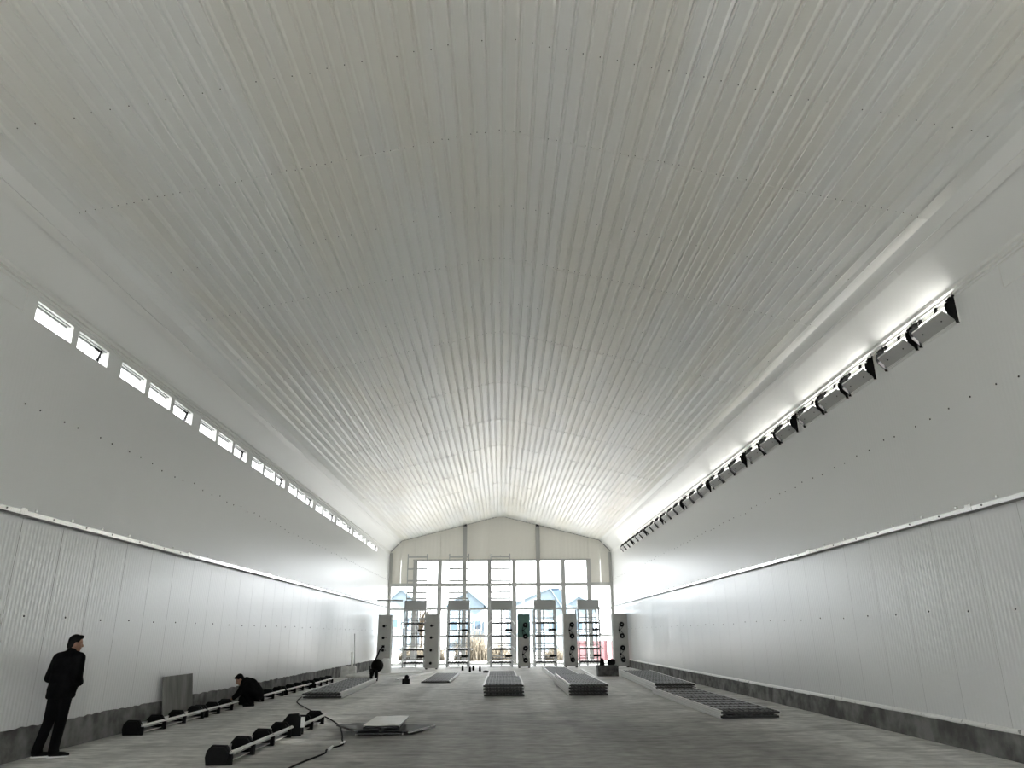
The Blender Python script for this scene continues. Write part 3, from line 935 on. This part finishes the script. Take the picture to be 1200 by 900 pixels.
# ------------------------------------------------------------------ hand cart, drum, crate, motors and litter
t = thing('hand_cart', 'black two-wheeled hand cart with raised handle near the left far corner', 'cart', (-4.88, 30.2, 0), .25)
mb = MB(); mb.tube([(-.10, .12, .25), (.02, .25, .62), (.24, .35, 1.12), (.34, .36, 1.24)], .028, 8); mb.build('handle', M['black'], t)
mb = MB(); mb.box((.36, .36, 1.25), (.10, .07, .09)); mb.build('grip', M['black'], t)
mb = MB(); mb.ellipsoid((.17, .35, .55), (.24, .25, .24), 14, 10); mb.box((.02, .2, .38), (.3, .3, .12)); mb.bar((-.02, .1, .2), (.1, .3, .6), .06, .06); mb.build('body', M['black'], t)
for x in (-.08, .12):
    mb = MB(); mb.tube([(x - .05, 0, .2), (x + .05, 0, .2)], .2, 18)
    w = mb.build('wheel', M['rubber'], t)
    mb = MB(); mb.tube([(x - .06, 0, .2), (x + .06, 0, .2)], .06, 10); tag(mb.build('hub', M['steel'], w), 'steel hub', None)
mb = MB()
mb.bar((-.12, 0, .2), (-.12, .2, .55), .03); mb.build('fork', M['black'], t)

t = thing('plastic_drum', 'white plastic drum standing behind the black hand cart', 'drum', (-5.30, 36.3, 0))
mb = MB(); mb.tube([(0, 0, 0), (0, 0, .05), (0, 0, .3), (0, 0, .55), (0, 0, .62)], [.20, .23, .24, .23, .18], 18); mb.build('body', M['white'], t)
mb = MB(); mb.tube([(0, 0, .62), (0, 0, .66)], .14, 12); mb.build('lid', M['white'], t)

t = thing('tool_crate', 'dark grey crate on the floor by the right pulley cabinet', 'crate', (4.46, 32.6, 0))
mb = MB(); w, d, h = .84, .6, .42
mb.span((-w / 2, 0, 0), (w / 2, .03, h)); mb.span((-w / 2, d - .03, 0), (w / 2, d, h)); mb.span((-w / 2, 0, 0), (-w / 2 + .03, d, h)); mb.span((w / 2 - .03, 0, 0), (w / 2, d, h)); mb.span((-w / 2, 0, 0), (w / 2, d, .03)); mb.span((-w / 2, .0, h - .03), (w / 2, d, h - .004))
mb.build('body', M['crate'], t)
mb = MB(); mb.span((-w / 2 - .02, -.02, h - .04), (w / 2 + .02, .0, h)); mb.span((-w / 2 - .02, d, h - .04), (w / 2 + .02, d + .02, h)); mb.build('rim', M['crate'], t)
for i, (x, lab) in enumerate(((-.22, 'cone shaped black motor on the crate, the left one of two'), (.17, 'round black motor on the crate, the right one of two'))):
    t = thing('electric_motor', lab, 'motor', (4.46 + x, 32.85, .42))
    mb = MB()
    if i == 0: mb.tube([(0, 0, 0), (0, 0, .16), (0, 0, .28)], [.11, .10, .05], 12)
    else: mb.tube([(-.16, .0, .13), (-.1, 0, .13), (.1, 0, .13), (.16, 0, .13)], [.09, .13, .13, .08], 14)
    mb.build('body', M['black'], t)
    mb = MB(); mb.box((0, -.12, .05), (.1, .06, .08)); mb.build('terminal_box', M['black'], t)

t = thing('power_tool', 'small black tool standing on the floor left of the middle piles', 'tool', (-3.42, 28.55, 0))
mb = MB(); mb.span((-.13, -.08, 0), (.13, .1, .17)); mb.build('base', M['black'], t)
mb = MB(); mb.prism([(-.06, .17), (.08, .17), (.10, .25), (.03, .31), (-.04, .28)], 1, -.06, .06); mb.build('head', M['black'], t)

bt = [(-1.90, 39.0), (-1.48, 37.6), (-1.36, 38.9), (-1.02, 38.2), (-.70, 36.7)]
labs = ['small black fitting on the floor, farthest left before the second cage', 'small black fitting on the floor, second from left before the second cage', 'small black fitting standing third in the scatter before the middle cage',
        'small black fitting standing fourth in the scatter before the middle cage', 'small black fitting lying nearest, left of the low middle pile']
for (x, y), lab in zip(bt, labs):
    mb = MB(); h = .24 if y > 37 else .1
    mb.tube([(x, y, 0), (x, y, h * .7), (x, y, h)], [.06 if h > .2 else .14, .05 if h > .2 else .13, .03], 8)
    tag(mb.build('metal_fitting', M['black']), lab, 'fitting', 'loose fittings on the floor')

for i, (x, y, rz, lab) in enumerate(((-6.52, 32.9, .1, 'white block standing on the floor at the far left kerb, the left one'), (-6.28, 33.2, -.1, 'white block standing on the floor at the far left kerb, the right one'))):
    t = thing('foam_block', lab, 'block', (x, y, 0), rz)
    mb = MB(); mb.prism([(-.16, 0), (.16, 0), (.15, .40), (.10, .46), (-.14, .45)], 1, 0, .2); mb.build('body', M['bag'], t)
t = thing('plastic_bag', 'crumpled white bag lying beyond the white blocks at far left', 'bag', (-5.9, 32.4, 0))
mb = MB()
mb.ellipsoid((0, 0, .09), (.48, .35, .10), 18, 8); mb.ellipsoid((.35, .1, .07), (.35, .25, .08), 14, 8); mb.tube([(.6, .1, .12), (.75, .14, .2), (.85, .15, .16)], [.07, .04, .06], 8)
mb.build('body', M['bag'], t)

# loose white strips on the floor at the far left and right
for i, (a, b, lab) in enumerate((((-4.1, 31.0), (-3.2, 37.2), 'long white strip lying on the far floor beside the hand cart'),
                                 ((-5.7, 34.6), (-3.8, 37.6), 'white strip lying across the far floor behind the cart'),
                                 ((3.75, 31.0), (3.95, 38.5), 'white strip lying on the far floor left of the dark crate'),
                                 ((4.6, 34.0), (5.1, 39.6), 'white strip lying beside the far right pile'))):
    mb = MB(); mb.bar((a[0], a[1], .03), (b[0], b[1], .03), .09, .05); mb.bar((a[0] + .06, a[1], .02), (b[0] + .06, b[1], .02), .05, .035)
    tag(mb.build('metal_strip', M['white']), lab, 'strip', 'white strips on the far floor')

# thin pole leaning near the first cabinet
mb = MB(); mb.tube([(-6.62, 35.8, .0), (-6.80, 36.2, 1.75)], .02, 6)
tag(mb.build('thin_pole', M['steel']), 'thin grey pole leaning in the far left corner', 'pole')
mb = MB(); mb.tube([(-6.60, 35.0, 0), (-6.68, 35.2, .95)], .045, 8)
tag(mb.build('white_post', M['white']), 'short white post by the left kerb near the cart', 'post')

# ------------------------------------------------------------------ people
def remesh(o, voxel, it=4):
    r = o.modifiers.new('remesh', 'REMESH'); r.mode = 'VOXEL'; r.voxel_size = voxel; r.use_smooth_shade = True
    s = o.modifiers.new('smooth', 'SMOOTH'); s.factor = .5; s.iterations = it
    return o
def hand(mb, wrist, fwd, side, down, curl=.5):
    """palm, four unequal bent fingers and a side thumb; fwd: towards fingertips, side: towards the thumb, down: palm normal"""
    w, f, s, d = Vector(wrist), Vector(fwd).normalized(), Vector(side).normalized(), Vector(down).normalized()
    for k in range(4):
        o = (k - 1.5) * .019
        mb.capsule(w - s * o * .7, w + f * .085 - s * o, .016, .013, 8)
        ln = (.072, .080, .075, .058)[k]
        p = w + f * .088 - s * o
        c1, c2 = curl * .9, curl * 1.9
        q = p + (f * math.cos(c1 * .6) + d * math.sin(c1 * .6)) * ln * .5
        r = q + (f * math.cos(c1 * 1.4) + d * math.sin(c1 * 1.4)) * ln * .3
        e = r + (f * math.cos(c2) + d * math.sin(c2)) * ln * .25
        mb.capsule(p, q, .0095, .009, 8); mb.capsule(q, r, .009, .0082, 8); mb.capsule(r, e, .0082, .007, 8)
    a = w + f * .03 + s * .028
    b = a + (f * .7 + s * .55 + d * .3).normalized() * .04
    c = b + (f * .9 + s * .1 + d * .4).normalized() * .03
    mb.capsule(w + f * .01 + s * .01, a, .017, .014, 8); mb.capsule(a, b, .013, .011, 8); mb.capsule(b, c, .011, .0085, 8)
def head(mb, c, R):
    """face along +x of R"""
    c = Vector(c)
    def P(x, y, z): return c + R @ Vector((x, y, z))
    mb.ellipsoid(P(-.005, 0, .02), (.095, .076, .105), 18, 12, 0, R)
    mb.ellipsoid(P(.035, 0, -.045), (.06, .056, .075), 14, 10, 0, R)       # jaw
    mb.ellipsoid(P(.072, 0, -.098), (.022, .026, .02), 10, 8, 0, R)        # chin
    mb.capsule(P(.085, 0, .012), P(.108, 0, -.03), .010, .016, 8)          # nose
    mb.ellipsoid(P(.090, 0, -.062), (.012, .026, .008), 10, 6, 0, R)       # lips
    mb.ellipsoid(P(.090, 0, -.074), (.011, .022, .008), 10, 6, 0, R)
    for s in (-1, 1):
        mb.ellipsoid(P(-.005, s * .078, -.012), (.02, .012, .034), 10, 8, 0, R)   # ears
        mb.ellipsoid(P(.078, s * .032, .03), (.014, .026, .010), 10, 6, 0, R)     # brow
        mb.ellipsoid(P(.062, s * .042, -.03), (.022, .02, .022), 10, 6, 0, R)     # cheek
def hair_cap(c, R, parent, mats):
    c = Vector(c)
    mb = MB()
    mb.ellipsoid(c + R @ Vector((-.018, 0, .042)), (.094, .083, .095), 18, 12, 0, R)
    mb.ellipsoid(c + R @ Vector((-.055, 0, -.02)), (.055, .074, .07), 14, 10, 0, R)
    mb.ellipsoid(c + R @ Vector((.05, 0, .098)), (.045, .062, .03), 12, 8, 0, R)
    return remesh(mb.build('hair', mats, parent), .01, 3)
def shoe(name, heel, yaw, parent, pitch=0.0, h=.075):
    R = Matrix.Rotation(yaw, 4, 'Z') @ Matrix.Rotation(pitch, 4, 'Y')
    T = Matrix.Translation(heel) @ R
    mb = MB()
    def Q(x, y, z): return T @ Vector((x, y, z))
    mb.capsule(Q(-.01, 0, .045), Q(.15, 0, .035), .040, .036, 12)
    mb.capsule(Q(.12, .004, .034), Q(.20, 0, .030), .038, .028, 12)
    mb.capsule(Q(-.01, 0, .05), Q(.02, 0, .10), .040, .043, 12)
    u = remesh(mb.build('shoe', M['black'], parent), .009, 3)
    mb = MB()
    outl = [(-.055, -.02), (-.03, -.04), (.08, -.040), (.17, -.042), (.215, -.028), (.235, 0), (.215, .028), (.17, .042), (.08, .040), (-.03, .04), (-.055, .02)]
    n = len(outl)
    vs = [Q(x, y, 0) for x, y in outl] + [Q(x * .98, y * .95, .018) for x, y in outl]
    mb.add(vs, [tuple(range(n)), tuple(range(2 * n - 1, n - 1, -1))] + [(i, (i + 1) % n, (i + 1) % n + n, i + n) for i in range(n)])
    tag(mb.build('sole', M['sole'], u), 'white sole', None)

def standing_man():
    yaw = math.radians(72)
    t = thing('person', 'person in black jacket and trousers standing sideways by the left wall', 'person', (-6.575, 11.85, 0), yaw)
    Rh = Matrix.Rotation(math.radians(-34), 3, 'Z') @ Matrix.Rotation(math.radians(4), 3, 'Y')
    hc = (.035, 0, 1.545)
    # body: one continuous surface
    mb = MB()
    head(mb, hc, Rh)
    mb.capsule((-.01, 0, 1.36), (.015, 0, 1.50), .062, .055)
    mb.ellipsoid((0, 0, 1.22), (.115, .165, .21)); mb.ellipsoid((.01, 0, 1.0), (.115, .15, .18)); mb.ellipsoid((0, 0, .88), (.12, .16, .13))
    for s in (-1, 1):
        sh, el, wr = (-.01, s * .18, 1.345), (-.03, s * .245, 1.07), (.17, s * .13, 1.0)
        mb.capsule((0, s * .1, 1.36), sh, .06, .058); mb.capsule(sh, el, .052, .040); mb.capsule(el, wr, .040, .027)
        hd = Vector((.75, -s * .55, .12))
        hand(mb, wr, hd, (0, 0, 1), (0, -s, 0), .9)
        ft = s * .10
        mb.capsule((0, s * .09, .86), (.012, ft, .47), .085, .058); mb.capsule((.012, ft, .47), (-.025 + (.03 if s < 0 else -.03), ft, .11), .055, .034)
        mb.capsule((.005 if s < 0 else -.06, ft, .09), (.01 if s < 0 else -.06, ft, .06), .026, .026)
    remesh(mb.build('body', M['skin'], t), .0085, 3)
    hair_cap(hc, Rh, t, M['hair'])
    # jacket: torso, collar, bent sleeves, loose hem
    mb = MB()
    mb.ellipsoid((-.025, 0, 1.24), (.165, .235, .22)); mb.ellipsoid((.0, 0, 1.06), (.18, .235, .25)); mb.ellipsoid((.0, 0, .92), (.18, .225, .16))
    mb.tube([(0, 0, .78), (.0, 0, .80), (.0, 0, .98)], [.175, .195, .19], 18)
    mb.ellipsoid((-.055, 0, 1.33), (.10, .19, .09))
    mb.capsule((-.015, 0, 1.38), (-.005, 0, 1.435), .078, .07)
    for s in (-1, 1):
        sh, el, wr = (-.015, s * .185, 1.335), (-.03, s * .255, 1.07), (.15, s * .14, .995)
        mb.capsule((0, s * .08, 1.36), sh, .09, .095); mb.capsule(sh, el, .095, .078); mb.capsule(el, wr, .078, .056)
    remesh(mb.build('jacket', M['cloth'], t), .013, 4)
    mb = MB()
    mb.ellipsoid((0, 0, .86), (.135, .17, .13))
    for s in (-1, 1):
        ft = s * .11
        ax = .03 if s < 0 else -.05
        mb.capsule((0, s * .085, .84), (.012, ft, .47), .105, .078); mb.capsule((.012, ft, .47), (ax - .02, ft, .09), .078, .070)
        mb.ellipsoid((ax - .01, ft, .075), (.08, .072, .05))
    remesh(mb.build('trousers', M['trouser'], t), .013, 4)
    shoe('shoe', (.0, -.11, 0), math.radians(-52), t)
    shoe('shoe', (-.08, .11, 0), math.radians(-40), t)
    k = math.tan(math.radians(4.5))          # he leans a little away from the wall, from the ankles up
    for o in t.children_recursive:
        for v in o.data.vertices:
            v.co.x += math.cos(yaw) * k * v.co.z; v.co.y -= math.sin(yaw) * k * v.co.z
    return t
standing_man()

def crouching_person():
    # local +x is where the person faces
    t = thing('person', 'person in black crouching over the inlet frames by the left wall', 'person', (-6.24, 19.74, 0), math.radians(200))
    Rh = Matrix.Rotation(math.radians(38), 3, 'Y')
    hc = (.235, 0, .635)
    mb = MB()
    head(mb, hc, Rh)
    hipc, chest = Vector((-.17, 0, .30)), Vector((.07, 0, .53))
    mb.capsule(hipc, chest, .13, .12); mb.capsule(chest, (.17, 0, .60), .09, .055); mb.capsule((.15, 0, .58), (.21, 0, .62), .055, .05)
    for s in (-1, 1):
        kn, an = (.17, s * .19, .42), (-.08, s * .15, .10)
        mb.capsule((-.17, s * .09, .29), kn, .085, .058); mb.capsule(kn, an, .055, .036); mb.capsule((-.09, s * .15, .08), (-.09, s * .15, .06), .034, .033)
        sh, el, wr = (.09, s * .17, .53), (.22, s * .22, .33), (.36, s * .10, .21)
        mb.capsule((.08, s * .08, .55), sh, .058, .055); mb.capsule(sh, el, .05, .04); mb.capsule(el, wr, .04, .027)
        hand(mb, wr, (.8, -s * .3, -.5), (0, -s, .2), (-.3, 0, -.9), .8)
    remesh(mb.build('body', M['skin'], t), .0085, 3)
    hair_cap(hc, Rh, t, M['hair'])
    mb = MB()
    mb.capsule((-.18, 0, .30), (-.02, 0, .48), .185, .19); mb.capsule((-.03, 0, .47), (.08, 0, .545), .185, .15); mb.capsule((.08, 0, .54), (.16, 0, .60), .11, .078)
    for s in (-1, 1):
        sh, el, wr = (.08, s * .16, .52), (.22, s * .22, .33), (.34, s * .11, .22)
        mb.capsule((.05, s * .08, .53), sh, .10, .085); mb.capsule(sh, el, .08, .066); mb.capsule(el, wr, .064, .048)
    remesh(mb.build('jacket', M['cloth'], t), .013, 4)
    mb = MB()
    mb.ellipsoid((-.2, 0, .27), (.17, .2, .15))
    for s in (-1, 1):
        kn, an = (.17, s * .19, .42), (-.08, s * .15, .11)
        mb.capsule((-.18, s * .09, .29), kn, .11, .082); mb.capsule(kn, an, .082, .07)
    remesh(mb.build('trousers', M['trouser'], t), .013, 4)
    for s in (-1, 1): shoe('shoe', (-.11, s * .15, 0), s * .15, t)
crouching_person()

# ------------------------------------------------------------------ outside the far end
M['yard'] = mixed('pale_yard', (.24, .24, .235), (.32, .32, .312), (1, 1, 1), .3, 6, .95, .2)
M['bluewall'] = mixed('pale_blue_wall', (.11, .145, .17), (.125, .16, .185), (1, 1, 1), .6, 3, .8, 0)
M['blueroof'] = mat('blue_roof', (.095, .127, .152), .8, 0, .1)
M['bluedark'] = mat('deep_blue_cladding', (.048, .072, .10), .8, 0, .1)
M['red'] = mixed('red_hoarding', (.095, .035, .04), (.12, .055, .06), (1, 1, 1), 2, 4, .7, 0)
M['twig'] = mat('bare_twig', (.05, .04, .028), .9, 0, .1)
M['straw'] = mixed('dry_straw', (.065, .055, .038), (.10, .088, .066), (1, 1, 1), 2, 4, .95, 0)
mb = MB(); mb.span((-90, YE + .3, -.3), (90, 220, -.05))
struct('ground', mb, M['yard'], 'pale bare yard beyond the far window grid', 'ground')
mb = MB(); mb.span((-90, -60, -.3), (90, YF - .1, -.05)); mb.span((-90, YF - .1, -.3), (-W - .2, YE + .3, -.05)); mb.span((W + .2, YF - .1, -.3), (90, YE + .3, -.05))
struct('ground', mb, M['yard'], 'pale bare yard around the hall', 'ground')

def house(x0, x1, y, depth, eave, ridge, label, wallm, roofm, nwin=2, ridge_x=None):
    t = thing('house', label, 'house', ((x0 + x1) / 2, y, -.05), 0, 'pale houses beyond the yard')
    w = (x1 - x0) / 2
    rx = (ridge_x - (x0 + x1) / 2) if ridge_x is not None else 0
    mb = MB(); mb.prism([(-w, 0), (w, 0), (w, eave), (rx, ridge), (-w, eave)], 1, 0, depth); mb.build('wall', wallm, t)
    mb = MB()
    ov = .35
    for a, b in (((-w - ov, eave - ov * (ridge - eave) / (w + rx)), (rx, ridge)), ((rx, ridge), (w + ov, eave - ov * (ridge - eave) / (w - rx)))):
        mb.add([(a[0], -ov, a[1] + .02), (b[0], -ov, b[1] + .02), (b[0], depth + ov, b[1] + .02), (a[0], depth + ov, a[1] + .02),
                (a[0], -ov, a[1] + .2), (b[0], -ov, b[1] + .2), (b[0], depth + ov, b[1] + .2), (a[0], depth + ov, a[1] + .2)],
               [(0, 1, 2, 3), (4, 7, 6, 5), (0, 4, 5, 1), (1, 5, 6, 2), (2, 6, 7, 3), (3, 7, 4, 0)])
    mb.build('roof', roofm, t)
    for i in range(nwin):
        x = -w + (i + .5) * 2 * w / nwin
        mb = MB(); mb.span((x - .45, -.06, eave * .45), (x + .45, .0, eave * .45 + 1.1)); f = mb.build('window', M['white'], t)
        mb = MB(); mb.span((x - .38, -.08, eave * .45 + .07), (x + .38, -.055, eave * .45 + 1.03)); mb.build('pane', M['bluedark'], f)
house(-13.1, -10.3, 90, 9, 5.7, 6.8, 'small pale blue gabled house seen through the leftmost openings', M['bluewall'], M['blueroof'], 2)
house(-6.1, -2.0, 90, 9, 5.1, 6.6, 'pale blue gabled house between second and middle cage ends', M['bluewall'], M['blueroof'], 3, -3.9)
house(.6, 6.6, 84, 10, 4.6, 6.5, 'wide pale building with shallow roof right of the middle cage', M['bluewall'], M['blueroof'], 4, 5.4)
house(8.0, 12.4, 100, 9, 5.0, 6.4, 'low gabled building right of the tall blue block', M['bluewall'], M['blueroof'], 3)
t = thing('tower_block', 'tall blue block standing behind the low roofs', 'building', (8.0, 114, -.05))
mb = MB(); mb.span((-.75, 0, 0), (.75, 5, 8.3)); mb.build('wall', M['bluedark'], t)
mb = MB(); mb.prism([(.75, 0), (1.9, 0), (2.1, 4.6), (1.35, 8.2), (.75, 8.2)], 1, .3, 4.5); mb.build('side_wing', M['bluedark'], t)
mb = MB(); mb.span((-.85, -.1, 8.3), (.85, 5.1, 8.45)); mb.build('parapet', M['bluewall'], t)
t = thing('hoarding', 'red hoarding with white posts outside behind the rightmost cage', 'hoarding', (0, 53, -.05))
mb = MB()
for a, b in ((4.3, 5.9), (6.1, 7.25), (7.45, 8.9)): mb.span((a, 0, .0), (b, .06, 1.32))
mb.build('red_sheet', M['red'], t)
for x in (6.0, 7.35):
    mb = MB(); mb.span((x - .10, -.05, 0), (x + .10, .1, 1.5)); tag(mb.build('post', M['white'], t), 'white post', None)
# bare tree and dry shrubs
def tree(loc, h, label, name='bare_tree'):
    t = thing(name, label, 'tree', loc)
    rnd = random.Random(int(loc[0] * 100))
    mb = MB(); mb.tube([(0, 0, 0), (.1, 0, h * .3), (0, 0, h * .55)], [.14, .10, .06], 7); mb.build('trunk', M['twig'], t)
    mb = MB()
    for i in range(70):
        a = rnd.uniform(0, 2 * PI); z0 = h * rnd.uniform(.25, .55); r = rnd.uniform(.5, 1.5)
        p = Vector((0, 0, z0)); q = Vector((math.cos(a) * r, math.sin(a) * r, z0 + h * rnd.uniform(.1, .45)))
        mid = (p + q) / 2 + Vector((rnd.uniform(-.2, .2), rnd.uniform(-.2, .2), .2))
        mb.tube([p, mid, q], [.03, .02, .008], 4)
        for k in range(3):
            e = q + Vector((rnd.uniform(-.4, .4), rnd.uniform(-.4, .4), rnd.uniform(-.1, .4)))
            mb.tube([mid.lerp(q, .5), e], [.012, .005], 3)
    mb.build('branches', M['twig'], t)
tree((-7.2, 70, -.05), 5.6, 'bare brown tree outside between the first and second cage ends')
def shrub(x, y, r, h, label):
    t = thing('dry_shrub', label, 'shrub', (x, y, -.05), 0, 'dry shrubs outside the far end')
    rnd = random.Random(int(x * 100))
    mb = MB()
    for i in range(420):
        a = rnd.uniform(0, 2 * PI); rr = r * math.sqrt(rnd.random()); b = Vector((math.cos(a) * rr, math.sin(a) * rr * .5, 0))
        hh = h * rnd.uniform(.4, 1.0) * (1 - .5 * (rr / r) ** 2)
        mb.tube([b, b + Vector((rnd.uniform(-.12, .12), rnd.uniform(-.1, .1), hh * .6)), b + Vector((rnd.uniform(-.35, .35), rnd.uniform(-.2, .2), hh))], [.02, .014, .005], 3)
    mb.build('stems', M['straw'], t)
for a in ((-2.0, 55, 1.3, 2.6, 'tall dry straw coloured shrub outside left of the middle cage'), (-5.0, 56, 1.0, 1.7, 'dry shrub outside behind the second cabinet'), (-6.6, 57, .9, 1.4, 'dry shrub outside at the far left of the grid'),
          (-.2, 57, 1.0, 1.5, 'low dry shrub outside behind the middle cage'), (3.9, 56, .9, 1.2, 'low dry shrub outside left of the red hoarding')):
    shrub(*a)
for i, (x, y, h) in enumerate(((2.2, 88, 7.0), (11.6, 92, 8.0))):
    t = thing('utility_pole', 'thin utility pole beyond the yard, %s' % ('above the wide pale building' if i == 0 else 'farthest right in the grid'), 'pole', (x, y - 12, -.05))
    mb = MB(); mb.tube([(0, 0, 0), (0, 0, h)], [.09, .06], 8); mb.build('mast', M['post'], t)
    mb = MB(); mb.span((-.5, -.05, h - .6), (.5, .05, h - .5)); mb.build('crossarm', M['post'], t)
